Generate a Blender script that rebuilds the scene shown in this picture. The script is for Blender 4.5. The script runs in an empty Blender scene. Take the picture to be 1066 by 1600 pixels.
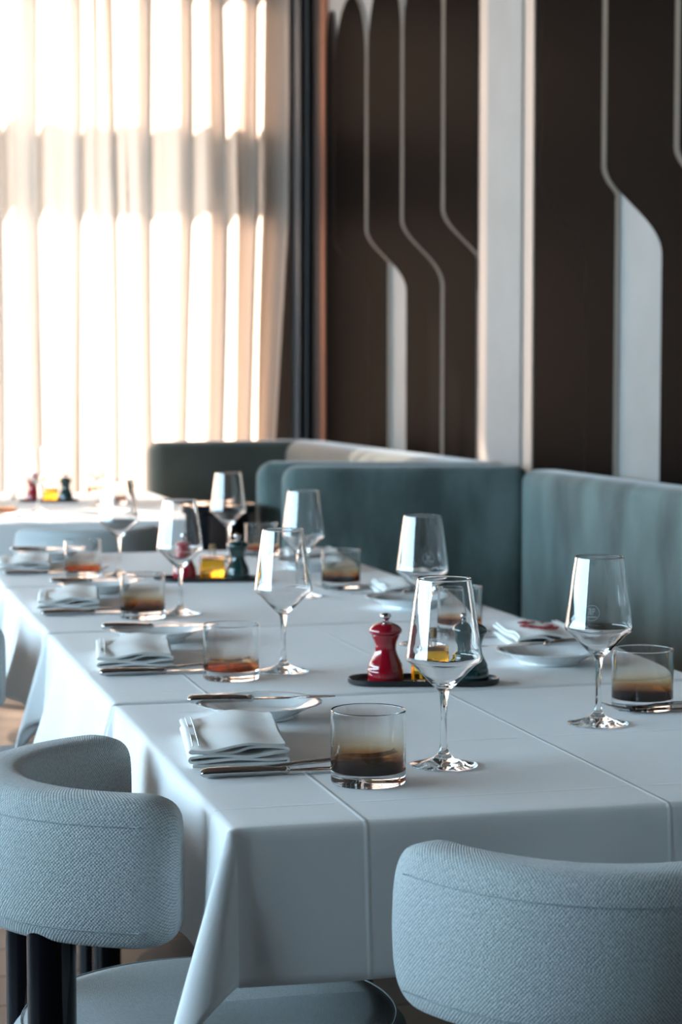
import bpy, bmesh, math, random
from mathutils import Vector, Matrix
random.seed(7)
SC = bpy.context.scene
COL = SC.collection
PI = math.pi

# ---------------------------------------------------------------- camera, world, sun, exposure
# x runs across the dining table, y along the row of tables, z up; metres
cam = bpy.data.cameras.new('camera')
cam_o = bpy.data.objects.new('camera', cam); COL.objects.link(cam_o)
cam_o.location = (-.406, -1.933, 1.202)
cam_o.rotation_euler = (PI/2 - math.atan(210/3100.), 0, -math.radians(14.95))
cam.sensor_fit = 'VERTICAL'; cam.sensor_height = 36; cam.sensor_width = 24
cam.lens = 3100/1600*36
cam.clip_start = .05; cam.clip_end = 200
cam.dof.use_dof = True; cam.dof.focus_distance = 2.27; cam.dof.aperture_fstop = 7.5
SC.camera = cam_o

world = bpy.data.worlds.new('sky'); SC.world = world
world.use_nodes = True
bg = world.node_tree.nodes['Background']
bg.inputs[0].default_value = (.54, .80, 1, 1)
bg.inputs[1].default_value = 22

sun = bpy.data.lights.new('sun', 'SUN'); sun.energy = 165; sun.angle = math.radians(.9); sun.color = (1, .94, .87)
sun_o = bpy.data.objects.new('sun', sun); COL.objects.link(sun_o)
sun_o.rotation_euler = Vector((-.58, .64, .50)).to_track_quat('Z', 'Y').to_euler()

def portal(name, loc, rot, sx, sy):
    l = bpy.data.lights.new(name, 'AREA'); l.shape = 'RECTANGLE'; l.size = sx; l.size_y = sy
    l.cycles.is_portal = True
    o = bpy.data.objects.new(name, l); COL.objects.link(o); o.location = loc; o.rotation_euler = rot
portal('window_daylight', (-4.02, 2.6, 2.135), (0, -PI/2, 0), 2.03, 7.8)
portal('window_daylight', (-.98, 7.22, 1.66), (-PI/2, 0, 0), 4.92, 3.05)

SC.view_settings.view_transform = 'Standard'; SC.view_settings.look = 'None'
SC.view_settings.exposure = 0; SC.view_settings.gamma = 1
SC.view_settings.use_curve_mapping = False
cy = SC.cycles
cy.use_denoising = True
try: cy.denoiser = 'OPENIMAGEDENOISE'
except Exception: pass
cy.max_bounces = 16; cy.transmission_bounces = 14; cy.glossy_bounces = 8; cy.diffuse_bounces = 6
cy.transparent_max_bounces = 16
cy.sample_clamp_indirect = 12
cy.blur_glossy = .6

# ---------------------------------------------------------------- materials
MATS = {}
def newmat(name):
    m = bpy.data.materials.new(name); m.use_nodes = True
    nt = m.node_tree; nt.nodes.clear()
    out = nt.nodes.new('ShaderNodeOutputMaterial')
    MATS[name] = m
    return m, nt, out
def N(nt, typ, **kw):
    n = nt.nodes.new(typ)
    for k, v in kw.items():
        if k.startswith('i_'):
            n.inputs[k[2:].replace('_', ' ')].default_value = v
        else: setattr(n, k, v)
    return n
def L(nt, a, b): nt.links.new(a, b)
def principled(name, color, rough=.5, metal=0, spec=.5, sheen=0, coat=0, transmission=0, ior=1.5,
               var=0, var_scale=20, ramp=.2, stretch=1, bump=0, bump_scale=300, dist=.001):
    m, nt, out = newmat(name)
    b = N(nt, 'ShaderNodeBsdfPrincipled')
    b.inputs['Base Color'].default_value = (*color, 1)
    b.inputs['Roughness'].default_value = rough; b.inputs['Metallic'].default_value = metal
    b.inputs['Specular IOR Level'].default_value = spec
    b.inputs['Sheen Weight'].default_value = sheen; b.inputs['Coat Weight'].default_value = coat
    b.inputs['Coat Roughness'].default_value = .05
    b.inputs['Transmission Weight'].default_value = transmission; b.inputs['IOR'].default_value = ior
    L(nt, b.outputs[0], out.inputs[0])
    if var or bump:
        tc = N(nt, 'ShaderNodeTexCoord')
    if var:
        nz = N(nt, 'ShaderNodeTexNoise'); nz.inputs['Scale'].default_value = var_scale; nz.inputs['Detail'].default_value = 5
        mp = N(nt, 'ShaderNodeMapping'); mp.inputs['Scale'].default_value = (1, 1, stretch); L(nt, tc.outputs['Object'], mp.inputs[0]); L(nt, mp.outputs[0], nz.inputs['Vector'])
        r = N(nt, 'ShaderNodeValToRGB')
        r.color_ramp.elements[0].position = .5-ramp; r.color_ramp.elements[1].position = .5+ramp
        r.color_ramp.elements[0].color = (*[c*(1-var) for c in color], 1)
        r.color_ramp.elements[1].color = (*[min(1, c*(1+var)) for c in color], 1)
        L(nt, nz.outputs['Fac'], r.inputs[0]); L(nt, r.outputs[0], b.inputs['Base Color'])
    if bump:
        nz = N(nt, 'ShaderNodeTexNoise'); nz.inputs['Scale'].default_value = bump_scale; nz.inputs['Detail'].default_value = 3
        L(nt, tc.outputs['Object'], nz.inputs['Vector'])
        bp = N(nt, 'ShaderNodeBump'); bp.inputs['Strength'].default_value = bump; bp.inputs['Distance'].default_value = dist
        L(nt, nz.outputs['Fac'], bp.inputs['Height']); L(nt, bp.outputs[0], b.inputs['Normal'])
    return m

def math_node(nt, op, a, b=None, c=None):
    n = N(nt, 'ShaderNodeMath', operation=op)
    for i, v in enumerate((a, b, c)):
        if v is None: continue
        if isinstance(v, (int, float)): n.inputs[i].default_value = v
        else: L(nt, v, n.inputs[i])
    return n.outputs[0]

def weave(name, color, period=.0034, dark=.42, strength=.8, rough=.95):
    """coarse basket-weave upholstery, UVs in metres"""
    m, nt, out = newmat(name)
    b = N(nt, 'ShaderNodeBsdfPrincipled'); b.inputs['Roughness'].default_value = rough
    b.inputs['Sheen Weight'].default_value = .25; b.inputs['Specular IOR Level'].default_value = .15
    uv = N(nt, 'ShaderNodeTexCoord')
    nz = N(nt, 'ShaderNodeTexNoise'); nz.inputs['Scale'].default_value = 260; nz.inputs['Detail'].default_value = 2
    L(nt, uv.outputs['UV'], nz.inputs['Vector'])
    sp = N(nt, 'ShaderNodeSeparateXYZ'); L(nt, uv.outputs['UV'], sp.inputs[0])
    k = 2*PI/period
    wob = math_node(nt, 'MULTIPLY', nz.outputs['Fac'], 2.6)
    su = math_node(nt, 'SINE', math_node(nt, 'ADD', math_node(nt, 'MULTIPLY', sp.outputs[0], k), wob))
    sv = math_node(nt, 'SINE', math_node(nt, 'ADD', math_node(nt, 'MULTIPLY', sp.outputs[1], k*.8), wob))
    h = math_node(nt, 'MULTIPLY_ADD', math_node(nt, 'MULTIPLY', su, sv), .5, .5)
    h2 = math_node(nt, 'MULTIPLY_ADD', nz.outputs['Fac'], .55, math_node(nt, 'MULTIPLY', h, .65))
    r = N(nt, 'ShaderNodeValToRGB'); L(nt, h2, r.inputs[0])
    r.color_ramp.elements[0].position = .15; r.color_ramp.elements[1].position = .85
    r.color_ramp.elements[0].color = (*[c*dark for c in color], 1)  # valleys between threads painted darker, their shade put into the colour
    r.color_ramp.elements[1].color = (*[min(1, c*1.38) for c in color], 1)
    L(nt, r.outputs[0], b.inputs['Base Color'])
    bp = N(nt, 'ShaderNodeBump'); bp.inputs['Strength'].default_value = strength; bp.inputs['Distance'].default_value = .0012
    L(nt, h2, bp.inputs['Height']); L(nt, bp.outputs[0], b.inputs['Normal'])
    L(nt, b.outputs[0], out.inputs[0])
    return m

def cloth_mat(name, color, creases_u=(), creases_v=(), wr=.25):
    """ironed cotton: weave, soft wrinkles and pressed fold creases; UVs in metres"""
    m, nt, out = newmat(name)
    b = N(nt, 'ShaderNodeBsdfPrincipled'); b.inputs['Roughness'].default_value = .85
    b.inputs['Base Color'].default_value = (*color, 1); b.inputs['Specular IOR Level'].default_value = .25
    b.inputs['Sheen Weight'].default_value = .1
    uv = N(nt, 'ShaderNodeTexCoord'); sp = N(nt, 'ShaderNodeSeparateXYZ'); L(nt, uv.outputs['UV'], sp.inputs[0])
    mp = N(nt, 'ShaderNodeMapping'); mp.inputs['Scale'].default_value = (5, 26, 1); L(nt, uv.outputs['UV'], mp.inputs[0])
    nz = N(nt, 'ShaderNodeTexNoise'); nz.inputs['Scale'].default_value = 1.6; nz.inputs['Detail'].default_value = 4
    L(nt, mp.outputs[0], nz.inputs['Vector'])
    fine = N(nt, 'ShaderNodeTexNoise'); fine.inputs['Scale'].default_value = 1400; L(nt, uv.outputs['UV'], fine.inputs['Vector'])
    h = math_node(nt, 'MULTIPLY', nz.outputs['Fac'], wr)
    h = math_node(nt, 'MULTIPLY_ADD', fine.outputs['Fac'], .08, h)
    for axis, lst in ((0, creases_u), (1, creases_v)):
        for c0 in lst:
            d = math_node(nt, 'ABSOLUTE', math_node(nt, 'SUBTRACT', sp.outputs[axis], c0))
            g = N(nt, 'ShaderNodeMapRange'); g.inputs['From Min'].default_value = 0; g.inputs['From Max'].default_value = .004
            g.inputs['To Min'].default_value = .30; g.inputs['To Max'].default_value = 0; g.interpolation_type = 'SMOOTHSTEP'
            L(nt, d, g.inputs['Value'])
            h = math_node(nt, 'ADD', h, g.outputs[0])
    bp = N(nt, 'ShaderNodeBump'); bp.inputs['Strength'].default_value = .55; bp.inputs['Distance'].default_value = .004
    L(nt, h, bp.inputs['Height']); L(nt, bp.outputs[0], b.inputs['Normal'])
    L(nt, b.outputs[0], out.inputs[0])
    return m

def glass_mat(name, color=(1, 1, 1), ior=1.5, rough=0):
    m, nt, out = newmat(name)
    g = N(nt, 'ShaderNodeBsdfGlass'); g.inputs['Color'].default_value = (*color, 1)
    g.inputs['IOR'].default_value = ior; g.inputs['Roughness'].default_value = rough
    L(nt, g.outputs[0], out.inputs[0]); return m

def ombre_glass(name, stops):
    """glass whose own smoked amber tint fades upward; z in object space"""
    m, nt, out = newmat(name)
    g = N(nt, 'ShaderNodeBsdfGlass'); g.inputs['IOR'].default_value = 1.5; g.inputs['Roughness'].default_value = 0
    tc = N(nt, 'ShaderNodeTexCoord'); sp = N(nt, 'ShaderNodeSeparateXYZ'); L(nt, tc.outputs['Object'], sp.inputs[0])
    r = N(nt, 'ShaderNodeValToRGB'); L(nt, math_node(nt, 'MULTIPLY', sp.outputs[2], 10), r.inputs[0])
    e = r.color_ramp.elements
    while len(e) < len(stops): e.new(.5)
    for el, (z, c) in zip(e, stops): el.position = z*10; el.color = (*c, 1)
    L(nt, r.outputs[0], g.inputs['Color']); L(nt, g.outputs[0], out.inputs[0]); return m

def curtain_mat(name, color, open_weave=0):
    m, nt, out = newmat(name)
    d = N(nt, 'ShaderNodeBsdfDiffuse'); t = N(nt, 'ShaderNodeBsdfTranslucent'); tr = N(nt, 'ShaderNodeBsdfTransparent')
    d.inputs[0].default_value = (.55, .51, .47, 1); t.inputs[0].default_value = (*color, 1); tr.inputs[0].default_value = (1, .96, .9, 1)
    tc = N(nt, 'ShaderNodeTexCoord'); mp = N(nt, 'ShaderNodeMapping'); mp.inputs['Scale'].default_value = (60, 60, 4)
    L(nt, tc.outputs['Object'], mp.inputs[0])
    nz = N(nt, 'ShaderNodeTexNoise'); nz.inputs['Scale'].default_value = 2; L(nt, mp.outputs[0], nz.inputs['Vector'])
    a = N(nt, 'ShaderNodeMixShader'); a.inputs[0].default_value = .68
    L(nt, d.outputs[0], a.inputs[1]); L(nt, t.outputs[0], a.inputs[2])
    c = N(nt, 'ShaderNodeMixShader')
    mr = N(nt, 'ShaderNodeMapRange'); mr.inputs['To Min'].default_value = .0; mr.inputs['To Max'].default_value = open_weave*2
    L(nt, nz.outputs['Fac'], mr.inputs['Value']); L(nt, mr.outputs[0], c.inputs[0])
    L(nt, a.outputs[0], c.inputs[1]); L(nt, tr.outputs[0], c.inputs[2])
    L(nt, c.outputs[0], out.inputs[0]); return m

weave('upholstery', (.41, .445, .45))
principled('upholstery_thread', (.33, .37, .39), .9)
principled('black_lacquer', (.004, .004, .006), .14, spec=.35)
cloth_mat('tablecloth', (.83, .83, .83), creases_u=(.135, .47, .80), creases_v=(.085, .40, .70))
cloth_mat('napkin', (.84, .84, .82), wr=.6)
glass_mat('glass')
m_etch = principled('etched_glass', (.75, .8, .82), .5)
ombre_glass('smoked_glass', [(.0, (.09, .022, .004)), (.014, (.11, .03, .005)), (.024, (.46, .19, .05)), (.034, (.82, .68, .47)), (.046, (.95, .92, .85)), (.066, (1, 1, 1))])
ombre_glass('amber_glass', [(.0, (.50, .20, .07)), (.012, (.55, .23, .08)), (.022, (.72, .42, .22)), (.029, (.93, .88, .82)), (.045, (.98, .98, .97)), (.07, (1, 1, 1))])
principled('steel', (.55, .55, .55), .05, metal=1)
principled('porcelain', (.82, .84, .84), .12, coat=.3)
principled('red_lacquer', (.30, .003, .014), .12, coat=.8)
principled('green_lacquer', (.006, .035, .034), .14, coat=.8)
principled('chrome', (.75, .75, .74), .08, metal=1)
principled('black_tray', (.010, .010, .011), .35)
principled('oil', (1, .54, .04), .0, transmission=1, ior=1.45)
principled('cork', (.30, .18, .08), .8, var=.3, var_scale=200)
principled('red_thread', (.30, .03, .035), .8)
principled('velvet', (.080, .108, .103), .85, sheen=.3, spec=.1, var=.42, var_scale=7, ramp=.15, stretch=.4, bump=.15, bump_scale=60, dist=.004)
principled('velvet_olive', (.06, .064, .052), .85, sheen=.45, spec=.2, var=.25, var_scale=4)
principled('panel', (.0032, .0027, .0025), .45, spec=.004)
principled('panel_edge', (.42, .34, .28), .45)
principled('panel_edge_dark', (.05, .035, .03), .5)
principled('pale_plaster', (.235, .225, .212), .75, var=.05, var_scale=6)
principled('cream_trim', (.38, .30, .25), .5)
principled('copper_trim', (.42, .20, .13), .35, metal=.6)
curtain_mat('sheer', (.185, .128, .096))
curtain_mat('sun_leak_sheer', (.185, .128, .096), .06)  # for the unseen curtain part, made see-through so sun reaches the farther tables
principled('dark_drape', (.030, .031, .034), .8, sheen=.3)
principled('ceiling_paint', (.07, .06, .055), .8)
principled('wall_paint', (.06, .05, .045), .8)
principled('window_metal', (.05, .048, .045), .4, metal=.3)
principled('wood_dark', (.07, .04, .025), .4, var=.3, var_scale=8)
principled('iron', (.02, .02, .02), .5, metal=.6)
principled('terrace_stone', (.32, .30, .28), .9, var=.2, var_scale=2)
def plank_mat():
    m, nt, out = newmat('floor_oak')
    b = N(nt, 'ShaderNodeBsdfPrincipled'); b.inputs['Roughness'].default_value = .38
    tc = N(nt, 'ShaderNodeTexCoord'); oi = N(nt, 'ShaderNodeObjectInfo')
    mp = N(nt, 'ShaderNodeMapping'); mp.inputs['Scale'].default_value = (1.2, 30, 8); L(nt, tc.outputs['Object'], mp.inputs[0])
    L(nt, oi.outputs['Random'], mp.inputs['Location'])
    nz = N(nt, 'ShaderNodeTexNoise'); nz.inputs['Scale'].default_value = 3; nz.inputs['Detail'].default_value = 6; L(nt, mp.outputs[0], nz.inputs['Vector'])
    f = math_node(nt, 'MULTIPLY_ADD', oi.outputs['Random'], .35, math_node(nt, 'MULTIPLY', nz.outputs['Fac'], .75))
    r = N(nt, 'ShaderNodeValToRGB'); L(nt, f, r.inputs[0])
    r.color_ramp.elements[0].color = (.030, .019, .012, 1); r.color_ramp.elements[1].color = (.10, .066, .044, 1)
    L(nt, r.outputs[0], b.inputs['Base Color']); L(nt, b.outputs[0], out.inputs[0])
plank_mat()

# ---------------------------------------------------------------- mesh helpers
class MB:
    def __init__(s): s.v = []; s.f = []; s.uv = []; s.mi = []
    def add(s, verts, faces, uvs=None, mi=0):
        o = len(s.v); s.v += [tuple(v) for v in verts]
        for k, f in enumerate(faces):
            s.f.append([i+o for i in f]); s.mi.append(mi)
            s.uv.append([uvs[i] for i in f] if uvs else [(0, 0)]*len(f))
    def box(s, a, b, mi=0):
        x0, y0, z0 = a; x1, y1, z1 = b
        v = [(x0,y0,z0),(x1,y0,z0),(x1,y1,z0),(x0,y1,z0),(x0,y0,z1),(x1,y0,z1),(x1,y1,z1),(x0,y1,z1)]
        s.add(v, [(0,3,2,1),(4,5,6,7),(0,1,5,4),(1,2,6,5),(2,3,7,6),(3,0,4,7)], mi=mi)
    def lathe(s, prof, seg=48, mi=0, c=(0, 0, 0), lobes=0, amp=0):
        rows = []; v = []; uv = []; acc = 0
        for i, (r, z) in enumerate(prof):
            if i: acc += math.hypot(r-prof[i-1][0], z-prof[i-1][1])
            if r < 1e-6:
                rows.append([len(v)]*(seg+1)); v.append((c[0], c[1], c[2]+z)); uv.append((0, acc)); continue
            row = []
            for j in range(seg+1):
                a = 2*PI*j/seg
                rr = r*(1 + amp*math.cos(lobes*a)*min(1, max(0, (r-.04)/.04))) if lobes else r
                row.append(len(v)); v.append((c[0]+rr*math.cos(a), c[1]+rr*math.sin(a), c[2]+z)); uv.append((a*r, acc))
            rows.append(row)
        f = []
        for i in range(len(rows)-1):
            for j in range(seg):
                q = [rows[i][j], rows[i][j+1], rows[i+1][j+1], rows[i+1][j]]
                q2 = []
                for k in q:
                    if k not in q2: q2.append(k)
                if len(q2) > 2: f.append(q2)
        s.add(v, f, uv, mi)
    def tube(s, pts, rad, seg=8, mi=0, closed=False, flat=None):
        pts = [Vector(p) for p in pts]; n = len(pts); v = []; f = []
        up = Vector((0, 0, 1))
        for i, p in enumerate(pts):
            a = pts[(i-1) % n] if (closed or i) else p; b = pts[(i+1) % n] if (closed or i < n-1) else p
            t = (b-a).normalized(); u = up if abs(t.z) < .95 else Vector((1, 0, 0))
            sx = t.cross(u).normalized(); sz = sx.cross(t).normalized()
            r = rad[i] if isinstance(rad, (list, tuple)) else rad
            fl = (flat[i] if isinstance(flat, (list, tuple)) else flat) if flat is not None else 1
            for j in range(seg):
                an = 2*PI*j/seg
                v.append(p + sx*math.cos(an)*r + sz*math.sin(an)*r*fl)
        m = n if closed else n-1
        for i in range(m):
            for j in range(seg):
                f.append((i*seg+j, i*seg+(j+1) % seg, ((i+1) % n)*seg+(j+1) % seg, ((i+1) % n)*seg+j))
        if not closed:
            f.append(tuple(range(seg))); f.append(tuple((n-1)*seg+j for j in reversed(range(seg))))
        s.add(v, f, mi=mi)
    def grid(s, rows, uvs=None, mi=0, closed_u=False):
        nu = len(rows[0]); v = [p for r in rows for p in r]; f = []
        uv = [p for r in uvs for p in r] if uvs else None
        for i in range(len(rows)-1):
            for j in range(nu if closed_u else nu-1):
                k = (j+1) % nu
                f.append((i*nu+j, i*nu+k, (i+1)*nu+k, (i+1)*nu+j))
        s.add(v, f, uv, mi)
    def mesh(s, name, mats, smooth=35, weld=False, recalc=False):
        me = bpy.data.meshes.new(name); me.from_pydata(s.v, [], s.f)
        for m in mats: me.materials.append(MATS[m])
        me.polygons.foreach_set('material_index', s.mi)
        ul = me.uv_layers.new(name='UVMap')
        ul.data.foreach_set('uv', [c for f in s.uv for p in f for c in p])
        if weld or recalc:
            bm = bmesh.new(); bm.from_mesh(me)
            if weld: bmesh.ops.remove_doubles(bm, verts=bm.verts, dist=1e-6)
            if recalc: bmesh.ops.recalc_face_normals(bm, faces=bm.faces)
            bm.to_mesh(me); bm.free()
        if smooth:
            me.shade_smooth()
            if smooth < 180: me.set_sharp_from_angle(angle=math.radians(smooth))
        me.update(); return me

def link(name, me, parent=None, loc=(0, 0, 0), rz=0, label=None, cat=None, group=None, kind=None):
    o = bpy.data.objects.new(name, me); COL.objects.link(o); o.parent = parent
    o.location = loc; o.rotation_euler = (0, 0, rz)
    if label: o['label'] = label
    if cat: o['category'] = cat
    if group: o['group'] = group
    if kind: o['kind'] = kind
    return o
def build(name, mb, mats, parent=None, smooth=35, weld=False, recalc=False, **kw):
    return link(name, mb.mesh(name, mats if isinstance(mats, (list, tuple)) else [mats], smooth, weld, recalc), parent, **kw)
def thing(name, label, cat, loc=(0, 0, 0), rz=0, group=None):
    return link(name, None, None, loc, rz, label, cat, group)
USED = {}
def place(proto, loc, rz=0, label=None, group=None):
    """the prototype itself first, then copies of it with its parts and sub-parts"""
    if proto.name not in USED:
        USED[proto.name] = 1; r = proto
    else:
        r = proto.copy(); COL.objects.link(r)
        for ch in list(proto.children):
            c = ch.copy(); COL.objects.link(c); c.parent = r
            for g in list(ch.children):
                d = g.copy(); COL.objects.link(d); d.parent = c
    r.location = loc; r.rotation_euler = (0, 0, rz)
    if label: r['label'] = label
    if group: r['group'] = group
    return r
def bevel_box(a, b, w, seg=3):
    bm = bmesh.new(); bmesh.ops.create_cube(bm, size=1)
    for v in bm.verts:
        v.co = Vector([(a[i]+b[i])/2 + v.co[i]*(b[i]-a[i]) for i in range(3)])
    bmesh.ops.bevel(bm, geom=bm.edges[:], offset=w, segments=seg, profile=.5, affect='EDGES')
    me = bpy.data.meshes.new('box'); bm.to_mesh(me); bm.free(); return me

# ---------------------------------------------------------------- the room
XL, XR, YN, YF, ZC = -4.0, 1.818, -5.0, 7.1, 3.35
# floor: sub-floor slab with single oak boards laid across the room
mb = MB(); mb.box((XL-.2, YN-.2, -.2), (XR+.4, YF+.2, -.021))
floor = build('floor', mb, 'wood_dark', smooth=0, kind='structure', label='brown oak board floor under the dining tables')
plank_me = {}
bw = .19; n_rows = int((YF-YN)/bw)+1
for i in range(n_rows):
    y = YN + i*bw; x = XL - random.random()*1.2
    while x < XR+.1:
        x1 = x+2.0; a, b = max(x, XL), min(x1, XR+.1)
        ln = round(b-a, 2)
        if ln > .05:
            if ln not in plank_me:
                me = bevel_box((-ln/2+.001, -bw/2+.001, -.02), (ln/2-.001, bw/2-.001, 0), .0015, 1); me.materials.append(MATS['floor_oak']); plank_me[ln] = me
            link('plank', plank_me[ln], floor, ((a+b)/2, y+bw/2, 0))
        x = x1
mb = MB(); mb.box((XL-.2, YN-.2, ZC), (XR+.4, YF+.2, ZC+.15))
build('ceiling', mb, 'ceiling_paint', smooth=0, kind='structure')
mb = MB(); mb.box((XL-.2, YN-.2, -.02), (XR+.4, YN, ZC))
build('wall_rear', mb, 'wall_paint', smooth=0, kind='structure')
# right wall behind the carved panels
mb = MB(); mb.box((XR, YN, -.02), (XR+.2, YF+.2, ZC))
wall_r = build('wall_right', mb, 'pale_plaster', smooth=0, kind='structure')
# far wall, almost all window
WX0, WX1, WZ0, WZ1 = -3.45, 1.455, .12, 3.2
mb = MB()
mb.box((XL-.2, YF, -.02), (WX0, YF+.2, ZC)); mb.box((WX1, YF, -.02), (XR, YF+.2, ZC))
mb.box((WX0, YF, -.02), (WX1, YF+.2, WZ0)); mb.box((WX0, YF, WZ1), (WX1, YF+.2, ZC))
build('wall_far', mb, 'wall_paint', smooth=0, kind='structure')
# left wall with a long ribbon of windows
LY0, LY1, LZ0, LZ1 = -1.3, 6.5, 1.12, 3.15
mb = MB()
mb.box((XL-.2, YN, -.02), (XL, LY0, ZC)); mb.box((XL-.2, LY1, -.02), (XL, YF+.2, ZC))
mb.box((XL-.2, LY0, -.02), (XL, LY1, LZ0)); mb.box((XL-.2, LY0, LZ1), (XL, LY1, ZC))
build('wall_left', mb, 'wall_paint', smooth=0, kind='structure')
# window frames
w1 = link('window_1', None, kind='structure')
def bar(parent, name, a, b, m='window_metal'):
    k = MB(); k.box(a, b); return build(name, k, m, parent, smooth=0)
bar(w1, 'transom', (WX0-3, YF+.55, 2.60), (WX1+.6, YF+.67, 2.90))
for x in (WX0, -1.73, 0.02, WX1-.06): bar(w1, 'mullion', (x, YF+.03, WZ0), (x+.06, YF+.11, WZ1))
bar(w1, 'window_frame', (WX0, YF+.03, WZ1-.06), (WX1, YF+.11, WZ1)); bar(w1, 'window_frame', (WX0, YF+.03, WZ0), (WX1, YF+.11, WZ0+.06))
w2 = link('window_2', None, kind='structure')
yy = LY0
while yy < LY1+.01:
    bar(w2, 'mullion', (XL-.12, yy-.03, LZ0), (XL-.04, yy+.03, LZ1)); yy += (LY1-LY0)/8
bar(w2, 'window_frame', (XL-.12, LY0, LZ1-.06), (XL-.04, LY1, LZ1)); bar(w2, 'window_frame', (XL-.12, LY0, LZ0), (XL-.04, LY1, LZ0+.06))
# terrace outside, and an added unseen slab keeping sun off the long windows
mb = MB(); mb.box((XL-2.9, LY0-3, 3.32), (XL-.2, YF, 3.45)); build('added_sun_blocker', mb, 'window_metal', smooth=0, kind='structure')
mb = MB(); mb.box((-40, -40, -.6), (40, 60, -.3)); build('terrace', mb, 'terrace_stone', smooth=0, kind='structure')

# ---------------------------------------------------------------- carved wall panels
PF = 1.80            # front face of the panels
PT = .016            # thickness
def smooth(t): t = max(0, min(1, t)); return t*t*(3-2*t)
def edge_fn(yu, yl):
    def e(z):
        t = (1.805-z)/.275
        if t <= 0: return yu
        if t >= 1: return yl
        return yu + (yl-yu)*(.55*smooth(t) + .45*math.sin(t*PI/2)**1.5)
    return e
ZB, ZSP, ZT = .05, 2.50, 2.79
def panel(far, near, name='wall_panel', edge_mat='panel_edge', arch=True, z_lo=ZB):
    zs = [z_lo] + [1.50 + .31*i/26 for i in range(27)] + [2.1, 2.4] + [ZSP + (ZT-ZSP)*math.sin(PI/2*i/12) for i in range(13)]
    fr, nr = [], []
    for z in zs:
        a, b = far(z), near(z)
        if z > ZSP and arch:
            k = math.sqrt(max(0, 1-((z-ZSP)/(ZT-ZSP))**2)); c = (a+b)/2; h = (a-b)/2*k; a, b = c+h, c-h
        fr.append((a, z)); nr.append((b, z))
    fr, nr = zip(*[(a, b) for a, b in zip(fr, nr) if a[0]-b[0] > .0004])
    m = MB()
    P = lambda x, yz: (x, yz[0], yz[1])
    m.grid([[P(PF, a), P(PF, b)] for a, b in zip(fr, nr)], mi=0)                   # face to the room
    m.grid([[P(PF+PT, b), P(PF+PT, a)] for a, b in zip(fr, nr)], mi=0)
    m.grid([[P(PF, b), P(PF+PT, b)] for b in nr], mi=1)                            # edge towards the near end
    m.grid([[P(PF+PT, a), P(PF, a)] for a in fr], mi=1)
    o = build(name, m, ['panel', edge_mat], wall_r, smooth=30)
    return o
G = .036
def off(fn, d): return lambda z: fn(z)-d
const = lambda y: (lambda z: y)
def vmin_edge(fn, y):     # near edge that follows the wave above and a plumb line below
    return lambda z: max(fn(z), y)
# bay towards the window
a, b, c, d = edge_fn(6.45, 5.90), edge_fn(5.945, 5.40), edge_fn(5.44, 4.93), edge_fn(4.93, 4.44)
panel(const(6.585), a, edge_mat='panel_edge_dark')
panel(off(a, .010), vmin_edge(b, 5.615))
panel(off(b, G), c); panel(off(c, G), lambda z: max(d(z), 4.53))
panel(lambda z: max(d(z)-G, 4.52), const(4.515), z_lo=1.60)
# bay towards the camera
a, b, c, d, e = edge_fn(3.93, 3.545), edge_fn(3.43, 3.04), edge_fn(2.935, 2.54), edge_fn(2.43, 2.05), edge_fn(1.93, 1.56)
panel(const(3.975), a, edge_mat='panel_edge_dark')
panel(off(a, .010), vmin_edge(b, 3.325))
panel(off(b, G), c); panel(off(c, G), d); panel(off(d, G), lambda z: max(e(z), 1.62))
panel(lambda z: max(e(z)-G, 1.61), const(1.60), z_lo=1.60)
# pale pilasters between the bays
def pilaster(y1, y0):
    k = MB(); k.box((1.792, y0+.085, 0), (XR, y1-.10, ZC)); p = build('trim_1', k, 'pale_plaster', smooth=0, kind='structure')
    for ya, yb in ((y1-.10, y1), (y0, y0+.085)):
        k = MB(); k.box((1.800, ya, 0), (XR, yb, ZC)); build('side_strip', k, 'cream_trim', p, smooth=0)
pilaster(4.505, 3.99); pilaster(1.595, 1.08)
# corner post with copper bead at the end of the panelling
k = MB(); k.box((1.795, 6.60, 0), (XR, 6.66, ZC)); build('trim_2', k, 'copper_trim', smooth=0, kind='structure')
k = MB(); k.box((1.79, 6.66, 0), (XR, YF, ZC)); build('trim_3', k, 'panel_edge_dark', smooth=0, kind='structure')

# ---------------------------------------------------------------- curtains
peaks = [.482, .652, .825, .976, 1.161, 1.315, 1.480, 1.619, 1.74]
while peaks[0] > -3.7: peaks.insert(0, peaks[0]-random.uniform(.15, .19))
def phase(x):
    if x <= peaks[0]: return (x-peaks[0])/.17
    for i in range(len(peaks)-1):
        if x <= peaks[i+1]: return i + (x-peaks[i])/(peaks[i+1]-peaks[i])
    return len(peaks)-1 + (x-peaks[-1])/.12
def sheer_curtain(x0, x1, ny, mat, label):
    z0, z1 = .02, 3.28
    zs = [z0+(z1-z0)*i/30 for i in range(31)]
    amp = {}
    for i in range(-2, 60): amp[i] = random.uniform(.75, 1.15)
    m = MB(); rows = []
    for z in zs:
        r = []
        for j in range(ny+1):
            x = x0+(x1-x0)*j/ny
            ph = phase(x); i = int(math.floor(ph)); t = ph-i
            A = .052*(amp[i]*(1-t)+amp[i+1]*t)*(1+.18*math.sin(z*1.7+i))
            w = math.cos(2*PI*ph) + .28*math.cos(4*PI*ph+.6+i) + .10*math.cos(6*PI*ph+z)
            lean = -.10*max(0, (x-1.0)/.7)**1.3*max(0, (1.9-z)/1.9) + .012*math.sin(z*1.3+i*2.1)
            r.append((x+lean+.022*math.sin(2*PI*ph), 6.86+A*w, z))
        rows.append(r)
    m.grid(rows); return build('sheer_curtain', m, mat, smooth=180, label=label, cat='curtain')
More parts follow.
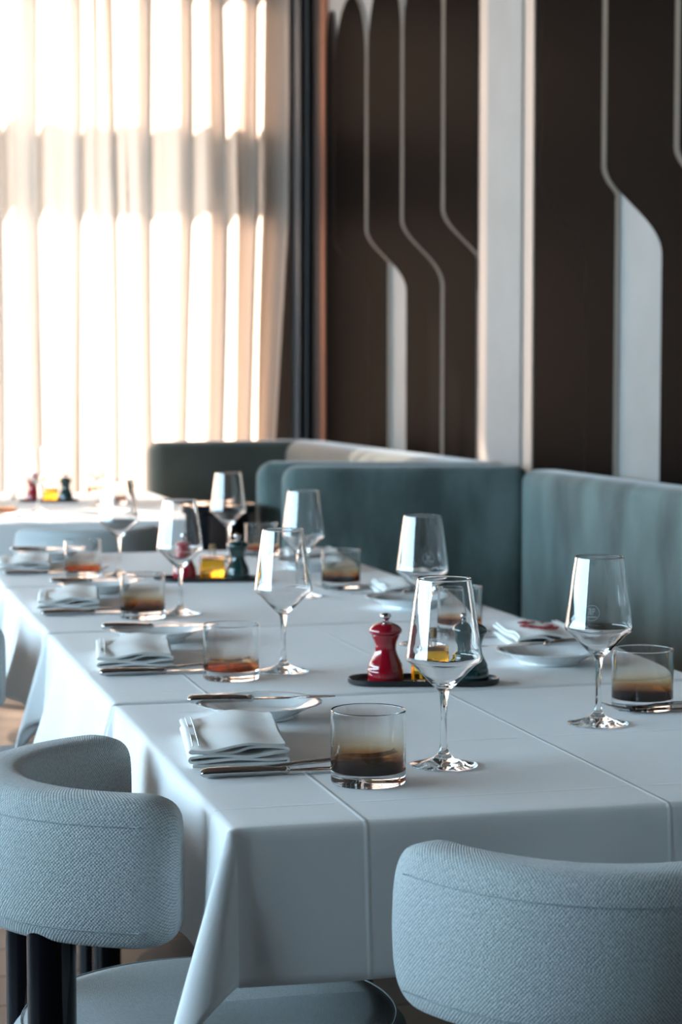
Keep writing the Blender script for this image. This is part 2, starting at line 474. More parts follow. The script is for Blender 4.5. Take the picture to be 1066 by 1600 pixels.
sheer_curtain(.22, 1.690, 240, 'sheer', 'sunlit cream sheer curtain hanging in deep folds across the far window')
sheer_curtain(-3.6, .20, 480, 'sun_leak_sheer', 'unseen sheer curtain past the left picture edge, thinned to let sun in')
m = MB(); rows = []
for z in [.02+3.26*i/12 for i in range(13)]:
    r = []
    for j in range(81):
        t = j/80; x = 1.700+.088*t
        r.append((x, 6.80+.045*math.sin(2*PI*2.5*t+.4)+.01*math.sin(z*2), z))
    rows.append(r)
m.grid(rows)
build('dark_drape', m, 'dark_drape', smooth=180, label='charcoal drape gathered in the corner between sheer curtain and dark panelling', cat='curtain')

# ---------------------------------------------------------------- banquettes
def rounded_back(A, B, z0, z1, th, rc=.035, re=.05, tilt=.0, n=14, push=1):
    """upholstered back slab from plan point A to B, soft ends and top; front is on the left of A->B"""
    A, B = Vector((*A, 0)), Vector((*B, 0)); d = (B-A); ln = d.length; d.normalize(); nrm = Vector((-d.y, d.x, 0))
    m = MB(); rows = []; uvs = []
    # cross-section loop (offset across thickness, z) as superellipse-like rounded rectangle
    def loop(sc_h, sc_t):
        pts = []
        zc, hz, ht = (z0+z1)/2, (z1-z0)/2, th/2
        r = rc
        for cx_, cz_, a0 in ((1, 1, 0), (-1, 1, PI/2), (-1, -1, PI), (1, -1, 3*PI/2)):
            for i in range(7):
                a = a0 + PI/2*i/6
                pts.append((cx_*(ht-r)+r*math.cos(a), cz_*(hz-r)+r*math.sin(a)))
        return [(o*sc_t, zc + (q*sc_h if q > 0 else q)) for o, q in pts]
    S = [(-1, 0)] + [None]
    ts = []
    for i in range(9):
        a = PI/2*i/8; ts.append((re*(1-math.cos(a)), math.sin(a)))
    seq = [(t, k) for t, k in ts] + [(re+(ln-2*re)*i/10, 1) for i in range(1, 10)] + [(ln-t, k) for t, k in reversed(ts)]
    for t, k in seq:
        hz = (z1-z0)/2
        sh = 1-(1-k)*re/hz; st = max(.02, 1-(1-k)*min(1, re/(th/2)))
        r = []
        for o, z in loop(sh, st):
            p = A + d*t + nrm*(o + tilt*(z-z0))
            r.append((p.x, p.y, z))
        rows.append(r)
    m.grid(rows, closed_u=True)
    nn = len(rows[0]); m.add(rows[0], [tuple(reversed(range(nn)))]); m.add(rows[-1], [tuple(range(nn))])
    return m
def slab(poly, z0, z1, r=.03):
    bm = bmesh.new(); vs = [bm.verts.new((x, y, z0)) for x, y in poly]; f = bm.faces.new(vs)
    if f.normal.z > 0: pass
    ex = bmesh.ops.extrude_face_region(bm, geom=[f]); 
    for v in [g for g in ex['geom'] if isinstance(g, bmesh.types.BMVert)]: v.co.z = z1
    bmesh.ops.recalc_face_normals(bm, faces=bm.faces)
    if r: bmesh.ops.bevel(bm, geom=bm.edges[:], offset=r, segments=3, profile=.5, affect='EDGES')
    me = bpy.data.meshes.new('slab'); bm.to_mesh(me); bm.free(); me.shade_smooth(); me.set_sharp_from_angle(angle=math.radians(40)); return me
def meshpart(name, me, mat, parent):
    me.materials.append(MATS[mat]); return link(name, me, parent)

ZBK = .94
bq = thing('banquette', 'long teal velvet banquette along the right side of the dining tables', 'banquette')
build('backrest', rounded_back((1.615, -1.6), (1.615, 3.43), .40, ZBK, .13, tilt=-.0), 'velvet', bq, smooth=60, recalc=True)
build('backrest', rounded_back((1.60, 3.475), (.905, 3.64), .40, ZBK+.008, .12, rc=.04, re=.045), 'velvet', bq, smooth=60, recalc=True)
meshpart('seat', slab([(1.06, -1.6), (1.55, -1.6), (1.55, 3.41), (.97, 3.54), (.96, 3.25), (1.06, 3.15)], .30, .455, .03), 'velvet', bq)
meshpart('plinth', slab([(1.12, -1.55), (1.50, -1.55), (1.50, 3.35), (1.05, 3.45), (1.05, 3.3), (1.12, 3.2)], 0, .30, .01), 'black_lacquer', bq)
b2 = thing('banquette', 'olive grey booth bench wrapped round the corner before the sheer curtain', 'banquette')
build('backrest', rounded_back((1.56, 3.72), (.90, 3.95), .40, ZBK+.008, .12, rc=.04, re=.05), 'velvet', b2, smooth=60, recalc=True)
build('backrest', rounded_back((1.60, 3.85), (1.60, 6.14), .40, ZBK, .20, rc=.06), 'velvet_olive', b2, smooth=60, recalc=True)
build('backrest', rounded_back((1.66, 6.22), (.93, 6.14), .40, ZBK, .14, rc=.045), 'velvet_olive', b2, smooth=60, recalc=True)
meshpart('seat', slab([(1.10, 4.06), (1.49, 3.93), (1.49, 6.06), (1.10, 6.04)], .30, .455, .03), 'velvet_olive', b2)
meshpart('plinth', slab([(1.16, 4.15), (1.46, 4.05), (1.46, 6.0), (1.16, 6.0)], 0, .30, .01), 'black_lacquer', b2)

# black drinks stand at the end of the bench
st = thing('side_stand', 'small round black lacquer stand between the two banquette ends', 'side table', (.765, 3.86, 0))
m = MB(); m.lathe([(0, .80), (.105, .80), (.11, .806), (.11, .822), (.105, .828), (0, .828)], 40); build('table_top', m, 'black_lacquer', st)
m = MB(); m.lathe([(0, .012), (.085, .012), (.09, .03), (.09, .80), (0, .80)], 32); build('drum', m, 'black_lacquer', st)
m = MB(); m.lathe([(0, 0), (.09, 0), (.092, .006), (.085, .012), (0, .012)], 32); build('foot', m, 'black_lacquer', st)

# ---------------------------------------------------------------- tables and tablecloths
TW, TLN, PITCH, TZ = .88, .768, .795, .75
OV = .165
def table_proto():
    t = thing('dining_table', 'x', 'table')
    me = bevel_box((.004, .004, .715), (TW-.004, TLN-.004, .7478), .006, 2); meshpart('tabletop', me, 'wood_dark', t)
    m = MB(); m.lathe([(0, .02), (.045, .02), (.038, .05), (.038, .69), (.06, .715), (0, .715)], 24, c=(TW/2, TLN/2, 0)); build('column', m, 'iron', t)
    m = MB(); m.lathe([(0, 0), (.23, 0), (.23, .008), (.05, .022), (0, .022)], 40, c=(TW/2, TLN/2, 0)); build('base', m, 'iron', t)
    return t
TBL = table_proto()

def cloth(seed, x0, y0, full_near=True):
    """square cloth draped over a table: flat top, rolled edge, rippled sides and a hanging fold at each corner"""
    rnd = random.Random(seed)
    R = .009
    def axis(n_len):
        s = [-OV*(1-i/16) for i in range(16)] + [-.006, -.003, 0]
        nm = 24
        s += [n_len*i/nm for i in range(1, nm)]
        s += [n_len, n_len+.003, n_len+.006] + [n_len+OV*(i+1)/16 for i in range(16)]
        s = sorted(set(round(v, 5) for v in s)); return s
    def fine(n_len, extra):
        s = axis(n_len); return s
    US, VS = axis(TW), axis(TLN)
    # denser along edges for ripples
    def dens(s, n_len):
        out = []
        for a, b in zip(s, s[1:]):
            out.append(a)
            if b-a > .02: out += [a+(b-a)*k/2 for k in (1,)]
        return out+[s[-1]]
    US, VS = dens(US, TW), dens(VS, TLN)
    ph = [rnd.uniform(0, 6.28) for _ in range(8)]
    def roll(e):
        """distance e past the edge -> (outward, down)"""
        L_ = R*PI/2
        if e <= 0: return 0, 0
        if e < L_: a = e/R; return R*math.sin(a), R*(1-math.cos(a))
        return R, R+(e-L_)
    def ripple(q, n_len, drop, side, amp):
        if seed == 11 and side == 0:      # beside the tucked-in chair the cloth hangs in two soft folds
            return drop*(.05 + .34*math.exp(-((q-.30)/.062)**2) + .42*math.exp(-((q-.655)/.055)**2))
        w = math.sin(PI*min(1, max(0, q/n_len)))**.6
        f = .5+.5*math.sin(2*PI*q/.30+ph[side]) ; g = .5+.5*math.sin(2*PI*q/.173+ph[side+4])
        return drop*(.05+amp*w*(.75*f*f+.25*g))
    rows = []; uvs = []
    for v in VS:
        r = []; ru = []
        for u in US:
            eu = max(-u, u-TW, 0); ev = max(-v, v-TLN, 0)
            su = -1 if u < 0 else 1; sv = -1 if v < 0 else 1
            cx_, cy_ = min(max(u, 0), TW), min(max(v, 0), TLN)
            if eu == 0 and ev == 0: p = (cx_, cy_, TZ)
            elif ev == 0:
                o, dn = roll(eu); sd = 0 if su < 0 else 1
                o += ripple(v, TLN, dn, sd, .34); p = (cx_+su*o, cy_, TZ-dn)
            elif eu == 0:
                o, dn = roll(ev); sd = 2 if sv < 0 else 3
                tight = .10 if (sv < 0 and full_near) else .02
                o += ripple(u, TW, dn, sd, tight)*(1 if (sv < 0 and full_near) else .12); p = (cx_, cy_+sv*o, TZ-dn)
            else:
                rad = math.hypot(eu, ev); f = math.atan2(ev, eu)     # 0 on the long side, pi/2 on the short side
                o, dn = roll(rad)
                h = rad*.30*math.sin(2*f)**1.1 if (sv < 0 and full_near) else rad*.26*math.sin(2*f)**1.1
                lat = rad*.10*math.sin(4*f)
                s1 = .05*rad
                nf = sv < 0 and full_near
                ox = su*(h*.86 + lat*.5 + (R+s1)*math.cos(f)); oy = sv*((h*.45 - lat*.5 if nf else 0) + (R+s1*(1 if nf else .1))*math.sin(f))
                p = (cx_+ox, cy_+oy, TZ-dn*.985)
            r.append(p); ru.append((u, v))
        rows.append(r); uvs.append(ru)
    m = MB(); m.grid(rows, uvs)
    return m
names = ['nearest dining table, its front edge facing the two foreground chairs', 'second dining table from the front of the row',
         'third dining table from the front of the row', 'fourth and last dining table of the near row',
         'first table of the farther row behind the grey chair back', 'last table of the farther row close to the sheer curtain']
TPOS = [(0, 0), (0, PITCH), (0, 2*PITCH), (0, 3*PITCH), (0, 4.30), (0, 5.095)]
for k, (tx, ty) in enumerate(TPOS):
    place(TBL, (tx, ty, 0), 0, 'square pedestal table hidden under the cloth of the ' + ['nearest table','second table','third table','fourth table','farther row, first table','farther row, last table'][k], 'cloth covered dining tables')
    o = build('tablecloth', cloth(11+k, tx, ty, full_near=(k in (0, 4))), 'tablecloth', smooth=70, loc=(tx, ty, 0),
              label='white cotton tablecloth on the ' + names[k], cat='tablecloth', group='white tablecloths')
    md = o.modifiers.new('thickness', 'SOLIDIFY'); md.thickness = .0011; md.offset = -1

# ---------------------------------------------------------------- chairs
def chair_proto():
    """faces +x; origin on the floor under the seat centre"""
    t = thing('dining_chair', 'x', 'chair')
    m = MB(); SR = .232
    m.lathe([(0, .355), (.19, .358), (SR-.012, .372), (SR, .395), (SR+.002, .42), (SR-.002, .447), (SR-.016, .464), (SR-.045, .472), (.12, .474), (0, .474)], 72)
    build('seat', m, 'upholstery', t, smooth=180, weld=True)
    sm = MB(); sm.tube([((SR-.014)*math.cos(2*PI*i/72), (SR-.014)*math.sin(2*PI*i/72), .4642) for i in range(72)], .0010, 6, closed=True)
    build('seam', sm, 'upholstery_thread', t, smooth=180)
    # curved backrest
    DX = 1.2          # the back is a little deeper than a half circle
    RM, TH, z0, z1, te = .202, .060, .600, .762, math.radians(74)
    zc, hz, ht = (z0+z1)/2, (z1-z0)/2, TH/2
    m = MB(); rows = []; uvs = []; n = 64; cap = math.radians(11)
    def section(k):
        pts = []
        for i in range(40):
            a = 2*PI*i/40; ca, sa = math.cos(a), math.sin(a)
            e = .46
            x = ht*math.copysign(abs(ca)**e, ca); z = hz*math.copysign(abs(sa)**e, sa)
            pts.append((x, z))
        return pts
    base = section(1); per = [0]
    for i in range(1, 41):
        p, q = base[i-1], base[i % 40]; per.append(per[-1]+math.hypot(p[0]-q[0], p[1]-q[1]))
    angs = []
    for i in range(11): a = PI/2*i/10; angs.append((-te+cap*(1-math.cos(a)), math.sin(a)))
    for i in range(1, n): angs.append((-te+cap+(2*te-2*cap)*i/n, 1))
    for i in range(10, -1, -1): a = PI/2*i/10; angs.append((te-cap*(1-math.cos(a)), math.sin(a)))
    for th, k in angs:
        r = []; ru = []
        kk = k**.62
        for i, (x, z) in enumerate(base + base[:1]):
            rr = RM + x*(.30+.70*kk if k < 1 else 1) + (.010*(1-(z/hz)**2) if x > 0 else 0)*(k)
            hh = z*(.52+.48*kk)
            rr += .010*z/hz*0
            if k == 0: hh = z*.52; 
            r.append((-rr*DX*math.cos(th), rr*math.sin(th), zc+hh)); ru.append((th*RM*1.1, per[i]))
        rows.append(r); uvs.append(ru)
    m.grid(rows, uvs)
    for rr, rev in ((rows[0], 0), (rows[-1], 1)):
        c = [sum(p[i] for p in rr[:-1])/40 for i in range(3)]
        vs = rr[:-1]+[c]; uv = [(p[1], p[2]) for p in vs]
        m.add(vs, [((i+1) % 40, i, 40) if rev == 0 else (i, (i+1) % 40, 40) for i in range(40)], uv)
    bk = build('backrest', m, 'upholstery', t, smooth=180, weld=True, recalc=True)
    for zz, so in ((z1-.026, .0378), (z0+.024, .0378)):
        s = MB(); lim = te-cap*.75
        s.tube([(-(RM+so-.0015)*DX*math.cos(-lim+2*lim*i/60), (RM+so-.0015)*math.sin(-lim+2*lim*i/60), zz) for i in range(61)], .0006, 6)
        build('seam', s, 'upholstery_thread', bk, smooth=180)
    for sg in (-1, 1):
        a = math.radians(37)
        p = MB(); p.lathe([(0, 0), (.022, 0), (.0265, .004), (.0265, .612), (0, .612)], 28, c=(-(RM+.004)*DX*math.cos(a), sg*(RM+.004)*math.sin(a), 0))
        build('leg', p, 'black_lacquer', t)
        a = math.radians(140)
        p = MB(); p.lathe([(0, 0), (.022, 0), (.0265, .004), (.0265, .372), (0, .372)], 28, c=(-.165*math.cos(a), sg*.165*math.sin(a), 0))
        build('leg', p, 'black_lacquer', t)
    return t
CH = chair_proto()
grp = 'blue grey round chairs at the tables'
place(CH, (.032, .302, 0), 0, 'blue-grey woven chair tucked under the left corner of the nearest table', grp)
place(CH, (.347, -.062, 0), PI/2 - .04, 'blue-grey woven chair with its back to us at the end of the nearest table', grp)
place(CH, (-.012, 1.83, 0), 0, 'blue-grey chair cut off by the left picture edge beside the third table', grp)
place(CH, (.385, 4.03, 0), PI/2, 'out-of-focus grey chair back between the last near table and the farther row', grp)

# ---------------------------------------------------------------- glassware
def arc(cx_, cz_, r, a0, a1, n):
    return [(cx_+r*math.cos(math.radians(a0+(a1-a0)*i/n)), cz_+r*math.sin(math.radians(a0+(a1-a0)*i/n))) for i in range(n+1)]
def wine_glass_proto(name='wine_glass', logo=False):
    t = thing(name, 'x', 'wine glass')
    foot = [(0, .0006), (.036, .0), (.0392, .0004), (.0400, .0014), (.0392, .0024), (.030, .0040), (.020, .0064), (.012, .0098), (.0075, .0138), (.0052, .0190), (.0044, .0250)]
    stem = [(.0044, .0250), (.0038, .036), (.0036, .052), (.0040, .070), (.0050, .082), (.0062, .0875)]
    outer = [(.0062, .0875), (.0090, .0905), (.0150, .0960), (.0260, .1075), (.0360, .1180)] + arc(.0375, .1275, .0072, -40, 12, 6) + \
            [(.0436, .1340), (.0428, .1405), (.0416, .1500), (.0382, .1750), (.0350, .1980), (.0326, .2130), (.0319, .2178), (.0316, .2193)]
    rim = [(.0312, .2202), (.0307, .2198)]
    inner = [(.0306, .2190), (.0309, .2178), (.0316, .2130), (.0340, .1980), (.0372, .1750), (.0405, .1500), (.0425, .1338)] + list(reversed(arc(.0366, .1279, .0068, -40, 12, 6))) + \
            [(.0345, .1188), (.0250, .1092), (.0150, .0996), (.0080, .0956), (.0, .0945)]
    m = MB(); m.lathe(foot, 64); build('foot', m, 'glass', t, smooth=180, weld=True)
    m = MB(); m.lathe(stem, 48); build('stem', m, 'glass', t, smooth=180, weld=True)
    m = MB(); m.lathe(outer+rim+inner, 72); bw_ = build('bowl', m, 'glass', t, smooth=180, weld=True)
    if logo:
        # engraved ring with a JP monogram and a line of tiny capitals, hugging the cone of the bowl (faces -y)
        e = MB(); zc = .1505; RR = .0098
        def onbowl(a, z):
            r = .0416 + (.150-z)*(.0034/.025) + .00012
            an = -PI/2 + a/r
            return (r*math.cos(an), r*math.sin(an), z)
        e.tube([onbowl(RR*math.cos(2*PI*i/48), zc+RR*math.sin(2*PI*i/48)) for i in range(48)], .00016, 5, closed=True)
        def stroke(pts, w=.00022): e.tube([onbowl(x, zc+z) for x, z in pts], w, 5)
        stroke([(-.0046, .0056), (-.0020, .0056)]); stroke([(-.0033, .0056), (-.0033, -.0012), (-.0037, -.0022), (-.0046, -.0024)])
        stroke([(-.0012, .0056), (-.0012, -.0024)], .0003)
        stroke([(.0012, .0056), (.0012, -.0024)]); stroke([(.0012, .0056), (.0030, .0054), (.0038, .0042), (.0036, .0026), (.0026, .0016), (.0012, .0016)])
        for i in range(9):
            x = -.0058+.00145*i; stroke([(x, -.0041), (x, -.0058)]); 
            if i % 2: stroke([(x, -.0041), (x+.0007, -.0050)], .00015)
            else: stroke([(x, -.0058), (x+.0008, -.0058)], .00015)
        build('etched_logo', e, 'etched_glass', bw_, smooth=180)
    return t
WG = wine_glass_proto(); WGL = wine_glass_proto(logo=True)
def tumbler_proto(mat):
    t = thing('tumbler', 'x', 'tumbler')
    r = .0421; H = .0825
    base = [(0, .0010), (.036, .0008), (.0400, .0), (.0415, .0012), (r, .004), (r, .0135)]
    wall_o = [(r, .0135), (r, .015), (r, .03), (r, .055), (r, H-.006), (r, H-.0018), (r, H-.001), (r-.0006, H), (r-.0012, H-.0004)]
    wall_i = [(r-.0016, H-.001), (r-.0016, H-.0018), (r-.0016, H-.006), (r-.0018, .055), (r-.0020, .03), (r-.0024, .019), (r-.0048, .0150), (r-.010, .0135), (.02, .0128), (0, .0126)]
    m = MB(); m.lathe(base, 72); build('base', m, 'glass', t, smooth=40, weld=True)
    m = MB(); m.lathe(wall_o + wall_i[:1], 72, mi=0); m.lathe(wall_i, 72, mi=1)
    build('wall', m, ['glass', mat], t, smooth=40, weld=True)
    return t
TS = tumbler_proto('smoked_glass'); TA = tumbler_proto('amber_glass')

gl = 'wine glasses on the tables'; gt = 'tinted tumblers on the tables'
WL = [(.301, .250, 'nearest empty wine glass, standing in front of the red mill'),
      (.291, 1.022, 'wine glass on the left of the second table, behind the clear-topped tumbler'),
      (.271, 1.795, 'wine glass in front of the oil bottle tray of the third table'),
      (.266, 2.545, 'wine glass behind the leftmost amber tumbler of the near row')]
for x, y, l in WL: place(WG, (x, y, TZ), random.uniform(0, 6), l, gl)
AZ = lambda x, y, da=0: math.atan2(x+.406, y+1.933)*-1 + da       # turn the logo towards where the diner's aisle is
place(WGL, (.582, .464, TZ), AZ(.582, .464, -.22), 'rightmost wine glass with engraved ring logo, beside a smoked tumbler', gl)
place(WGL, (.590, 1.262, TZ), AZ(.59, 1.262, .25), 'wine glass with engraved logo against the teal velvet, behind the nearest glass', gl)
for x, y, l in [(.572, 2.03, 'wine glass before the left part of the teal velvet back'),
                (.580, 2.83, 'wine glass farthest back on the near row, before the olive booth')]:
    place(WG, (x, y, TZ), random.uniform(0, 6), l, gl)
for x, y, l in [(.33, 4.78, 'blurred wine glass at the left picture edge on the farther row'),
                (.56, 4.98, 'blurred wine glass on the farther row left of the olive booth')]:
    place(WG, (x, y, TZ), 0, l, gl)
for p, x, y, l in [(TS, .190, .181, 'nearest smoked tumbler, dark brown towards its base, with a fork behind it'),
                   (TA, .199, .974, 'second tumbler from the front on the left, clear with an amber bottom'),
                   (TS, .193, 1.761, 'third tumbler from the front on the left, smoky brown'),
                   (TA, .188, 2.576, 'leftmost tumbler, amber bottomed, at the far end of the near row'),
                   (TS, .689, .566, 'smoked tumbler at the right picture edge beside the logo glass'),
                   (TA, .700, 1.400, 'tumbler on the second table seen partly through the nearest wine glass'),
                   (TS, .693, 2.184, 'dark smoked tumbler in front of the left part of the teal velvet back'),
                   (TA, .696, 2.982, 'small amber tumbler to the right of the farther green mill'),
                   (TA, .660, 5.05, 'blurred amber tumbler on the farther row right of its mills'),
                   (TA, .670, 5.80, 'blurred amber tumbler deepest on the farther row by the curtain'),
                   (TA, .200, 4.62, 'blurred amber tumbler at the left picture edge on the farther row')]:
    place(p, (x, y, TZ), 0, l, gt)

# ---------------------------------------------------------------- condiment trays
def tray_proto():
    t = thing('condiment_tray', 'x', 'tray')
    def stad(hl, hw, n=16):
        pts = []
        for s, c0 in ((1, -PI/2), (-1, PI/2)):
            for i in range(n+1):
                a = c0+PI*i/n; pts.append((s*(hl-hw)+hw*math.cos(a), hw*math.sin(a)))
        return pts
    rows = []
    for hl, hw, z in ((.100, .028, .0), (.110, .038, .0008), (.112, .040, .003), (.112, .040, .0085), (.1112, .0392, .0094), (.110, .038, .0085), (.1085, .0365, .0040), (.104, .032, .0032)):
        rows.append([(x, y, z) for x, y in stad(hl, hw)])
    m = MB(); m.grid(rows, closed_u=True); n = len(rows[0])
    m.add(rows[0], [tuple(reversed(range(n)))]); m.add(rows[-1], [tuple(range(n))])
    build('dish', m, 'black_tray', t, smooth=40, weld=True)
    return t
def mill_proto(mat, name):
    t = thing(name, 'x', 'pepper mill')
    m = MB(); m.lathe([(0, 0), (.0255, 0), (.0268, .0012), (.0270, .006), (.0268, .016), (.0262, .0185), (.0254, .0192), (.0256, .0225), (.0246, .0262), (.0222, .0305), (.0190, .0370), (.0168, .0430), (.0157, .0490), (.0160, .0550), (.0175, .0605), (.0196, .0650), (.0207, .0682), (.0210, .0702), (0, .0702)], 48)
    build('body', m, mat, t, smooth=60, weld=True)
    m = MB(); m.lathe([(0, .0706), (.0216, .0706), (.0236, .0722), (.0243, .0750), (.0238, .0776), (.0218, .0806), (.0180, .0838), (.0130, .0862), (.0085, .0874), (.0060, .0880), (0, .0880)], 48)
    build('head', m, mat, t, smooth=60, weld=True)
    m = MB(); m.lathe([(0, .0880), (.0052, .0880), (.0048, .0920), (.0060, .0930), (.0082, .0950), (.0086, .0975), (.0078, .0998), (.0055, .1012), (0, .1016)], 32)
    build('knob', m, 'chrome', t, smooth=60, weld=True)
    return t
def bottle_proto():
    t = thing('oil_bottle', 'x', 'bottle')
    me = bevel_box((-.028, -.016, 0), (.028, .016, .052), .004, 3)
    me.shade_smooth(); me.set_sharp_from_angle(angle=math.radians(50)); meshpart('flask', me, 'glass', t)
    me = bevel_box((-.0258, -.0138, .0035), (.0258, .0138, .0455), .003, 2)
    me.shade_smooth(); me.set_sharp_from_angle(angle=math.radians(50)); meshpart('oil', me, 'oil', t)
    m = MB(); m.lathe([(.0075, .0522), (.0075, .062), (.0090, .0628), (.0090, .066), (.0055, .066), (.0055, .0522)], 24); build('neck', m, 'glass', t, smooth=50)
    m = MB(); m.lathe([(0, .0665), (.0070, .0665), (.0074, .070), (.0070, .078), (0, .0785)], 20); build('stopper', m, 'cork', t, smooth=50)
    return t
TR, MR, MG, OB = tray_proto(), mill_proto('red_lacquer', 'pepper_mill'), mill_proto('green_lacquer', 'salt_mill'), bottle_proto()
MR['category'] = 'pepper mill'; MG['category'] = 'salt mill'
for x, y, w, o in [(.464, .852, 'on the second table behind the nearest wine glass', (-.056, .010, .070)),
                   (.444, 2.400, 'in the middle of the near row, out of focus', (-.052, .010, .066)),
                   (.425, 5.32, 'on the farther row, blurred against the curtain', (-.056, .008, .064))]:
    a = -math.radians(15)
    place(TR, (x, y, TZ), a, 'black oval condiment tray ' + w, 'condiment trays')
    for p, of, nm in ((MR, o[0], 'glossy red mill with chrome knob '), (OB, o[1], 'bottle of golden oil between the mills '), (MG, o[2], 'dark green mill with chrome knob ')):
        place(p, (x+of*math.cos(a), y+of*math.sin(a), TZ+.0033), a, nm + w.split(',')[0], 'condiments on the trays')

# ---------------------------------------------------------------- plates, cutlery, napkins
def plate_proto():
    t = thing('side_plate', 'x', 'plate')
    m = MB()
    prof = [(0, .0045), (.040, .0045), (.043, .001), (.046, .0), (.048, .0015), (.0475, .005), (.058, .0095), (.070, .0160), (.080, .0200), (.0845, .0212), (.0850, .0220), (.0842, .0226), (.078, .0214), (.068, .0172), (.058, .0116), (.050, .0082), (.040, .0074), (0, .0072)]
    m.lathe(prof, 144, lobes=24, amp=.008)
    build('dish', m, 'porcelain', t, smooth=60, weld=True); return t
def knife_proto(name='table_knife', sc=1.0):
    """lies along +x from the butt of the handle"""
    t = thing(name, 'x', 'knife')
    m = MB(); P = [(0, 0, .0058), (.003, 0, .0058), (.008, 0, .0060), (.03, 0, .0061), (.07, 0, .0055), (.092, 0, .0048)]
    m.tube([(x*sc, y, z) for x, y, z in P], [.0040, .0072, .0088, .0090, .0080, .0060], 20, flat=.66)
    build('handle', m, 'steel', t, smooth=50)
    m = MB(); m.tube([(.092*sc, 0, .0047), (.095*sc, 0, .0047), (.099*sc, 0, .0047), (.103*sc, 0, .0046)], [.0052, .0068, .0066, .0040], 18, flat=.72)
    build('bolster', m, 'steel', t, smooth=50)
    m = MB(); n = 22; top = []; rows = []
    for i in range(n+1):
        u = i/n; x = .102+.128*u
        wt = .0052+.0035*min(1, u*4); wb = -.0050 - .0040*min(1, u*3)
        if u > .72: wb = wb*(1-((u-.72)/.28)**2*.55); wt = wt*(1-((u-.72)/.28)**3*1.2)
        if u == 1: wt = wb = -.003
        rows.append([(x*sc, wt, .0046), (x*sc, (wt+wb)/2, .0054), (x*sc, wb, .0042), (x*sc, (wt+wb)/2, .0036)])
    m.grid(rows, closed_u=True); m.add(rows[0], [(3, 2, 1, 0)])
    build('blade', m, 'steel', t, smooth=50)
    return t
def fork_proto():
    t = thing('table_fork', 'x', 'fork')
    m = MB(); m.tube([(0, 0, .0030), (.006, 0, .0032), (.03, 0, .0040), (.075, 0, .0066), (.115, 0, .0085), (.130, 0, .0080)], [.0040, .0085, .0078, .0045, .0030, .0042], 16, flat=[.35, .3, .3, .55, .8, .5])
    build('handle', m, 'steel', t, smooth=60)
    rows = []
    for i in range(9):
        u = i/8; x = .126+.030*u; w = .0035+.0085*smooth(u*1.5); z = .0078-.0052*math.sin(u*PI*.55)
        rows.append([(x, -w, z+.0016), (x, -w*.5, z), (x, 0, z-.0004), (x, w*.5, z), (x, w, z+.0016)])
    m = MB(); m.grid(rows); h = build('head', m, 'steel', t, smooth=60)
    md = h.modifiers.new('thickness', 'SOLIDIFY'); md.thickness = .0015
    for k in range(4):
        y = -.0102+.0068*k; m = MB()
        m.tube([(.154, y*.92, .0034), (.165, y, .0030), (.180, y, .0046), (.196, y, .0096), (.203, y, .0132)], [.0017, .0016, .0015, .0012, .0006], 8, flat=.8)
        build('tine', m, 'steel', t, smooth=60)
    return t
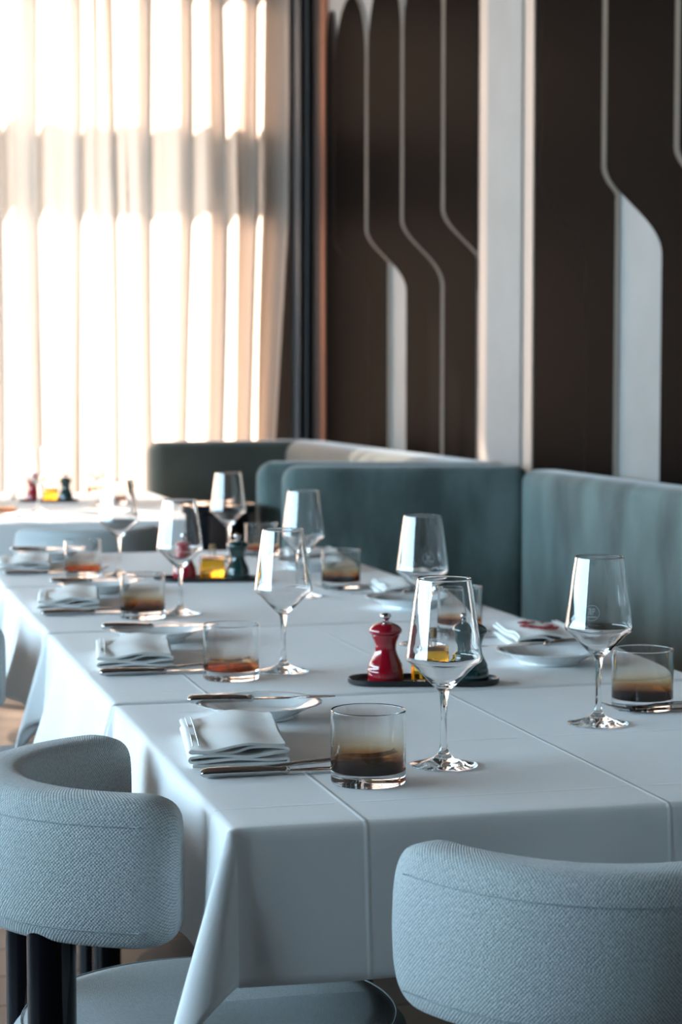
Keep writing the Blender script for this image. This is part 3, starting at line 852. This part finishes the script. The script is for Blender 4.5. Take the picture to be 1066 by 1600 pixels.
def napkin_proto(seed, mark=False):
    """a napkin folded lengthwise several times: a serpentine of layers, folds showing at the near end"""
    rnd = random.Random(seed)
    t = thing('folded_napkin', 'x', 'napkin')
    W_, LN = .118, .215; th = .0034
    layers = 5; pts = []
    zl = [.0019, .0080, .0138, .0196, .0250]
    for k in range(layers):
        n = 22
        xs = [(-W_/2+.004) + (W_-.008)*i/n for i in range(n+1)]
        if k % 2: xs.reverse()
        if k == layers-1: xs = xs[2:]
        for x in xs:
            wob = (.0012+.0012*k/4)*math.sin(x*70+k*1.9) if 0 < k else 0
            if k in (2, 3): wob += .0022*math.exp(-((x-.012)/.012)**2)*(1 if k == 3 else -.2)
            pts.append((x, zl[k]+wob))
        if k < layers-1:
            sgn = 1 if k % 2 == 0 else -1; x0 = pts[-1][0]; za = pts[-1][1]; zb = zl[k+1]
            for i in range(1, 6):
                a = -PI/2+PI*i/6; pts.append((x0+sgn*.0034*math.cos(a), (za+zb)/2+(zb-za)/2*math.sin(a)))
    rows = []; uvs = []
    ns = 20
    for j in range(ns+1):
        v = j/ns; y = -LN/2+LN*v
        skew = .022*(v-.5)
        top = []; bot = []
        for i, (x, z) in enumerate(pts):
            a = pts[max(0, i-1)]; b = pts[min(len(pts)-1, i+1)]; d = math.hypot(b[0]-a[0], b[1]-a[1]) or 1
            nx, nz = -(b[1]-a[1])/d, (b[0]-a[0])/d
            hgt = z/.025
            zz = z*(.86+.12*math.sin(v*2.6+.4)+.22*hgt*math.exp(-((v-.82)/.25)**2)*(.5+x/W_) + .10*hgt*math.sin(7*v+x*30))
            yy = y + .004*math.sin(i*.15)*(1 if v < .5 else -1)*abs(v-.5)
            top.append((x+skew+nx*th/2, yy, zz+nz*th/2*.9)); bot.append((x+skew-nx*th/2, yy, max(.0002, zz-nz*th/2*.9)))
        loop = top + bot[::-1]; rows.append(loop)
        uvs.append([(q[0]+q[2]*3, y) for q in loop])
    m = MB(); m.grid(rows, uvs, closed_u=True)
    n = len(pts); N2 = 2*n
    for row, rev in ((rows[0], 0), (rows[-1], 1)):
        fs = [(i, i+1, N2-2-i, N2-1-i) for i in range(n-1)]
        if rev: fs = [tuple(reversed(f)) for f in fs]
        m.add(row, fs, [(0, 0)]*N2)
    fo = build('folds', m, 'napkin', t, smooth=60, recalc=True)
    # stitched hem along the open edges at the back corner
    for dx in (0, .007):
        h = MB(); h.tube([(-W_/2+.0055+dx+.022*(j/12-.5), -LN/2+.006+(LN-.012)*j/12, .0264*(.88+.12*math.sin(j/12*2.6+.4))) for j in range(13)], .0009, 6)
        build('hem', h, 'napkin', t, smooth=180)
    if mark:
        e = MB()
        for k in range(9):
            a = 2*PI*k/9; cx_, cy_ = .026*math.cos(a)*.8, .045*math.sin(a)
            e.tube([(cx_+.009*math.cos(2*PI*i/14)*(1+.3*math.sin(3*i)), cy_+.011*math.sin(2*PI*i/14), .0292+.002*math.sin(k)) for i in range(14)], .0013, 5, closed=True)
        build('red_embroidery', e, 'red_thread', fo, smooth=180, label='dark red embroidered crest')
    return t
PLT, KN, BK, FK, NP, NPM = plate_proto(), knife_proto(), knife_proto('butter_knife', .86), fork_proto(), napkin_proto(3), napkin_proto(5, True)
rows_ = ['nearest', 'second', 'third', 'fourth']
for k in range(4):
    y0 = k*PITCH; w = rows_[k]; j = lambda s: random.uniform(-s, s)*(k > 0)
    place(PLT, (.163+j(.006), y0+.625+j(.008), TZ), .1, f'white fluted side plate on the left of the {w} table', 'side plates')
    place(BK, (.068+j(.004), y0+.628+j(.006), TZ+.0222), -.07, f'butter knife resting on the left side plate of the {w} table', 'butter knives')
    place(NP, (.084+j(.006), y0+.415+j(.008), TZ), -.03, f'folded white napkin on the left of the {w} table', 'napkins')
    place(FK, (.055+j(.004), y0+.270+j(.005), TZ+.0003), .03, f'steel fork half under the napkin on the left of the {w} table', 'forks')
    place(KN, (.012+j(.004), y0+.248+j(.005), TZ+.0003), -.01, f'steel table knife in front of the napkin on the left of the {w} table', 'table knives')
    # the bench side mirrors it
    if k > 0:
        place(PLT, (.722+j(.006), y0+.205+j(.006), TZ), .2, f'white fluted side plate on the bench side of the {w} table', 'side plates')
        place(BK, (.815+j(.004), y0+.240+j(.004), TZ+.0222), PI+.05, f'butter knife resting on the bench side plate of the {w} table', 'butter knives')
        place(NPM if k == 1 else NP, (.790+j(.004), y0+.440+j(.006), TZ), PI-.05,
              'white folded napkin with a dark red crest beside the velvet bench' if k == 1 else f'folded white napkin on the bench side of the {w} table', 'napkins')
    place(KN, (.868+j(.003), y0+.524, TZ+.0003), PI, f'steel table knife on the bench side of the {w} table', 'table knives')
    place(FK, (.825, y0+.545, TZ+.0003), PI-.03, f'steel fork on the bench side of the {w} table', 'forks')
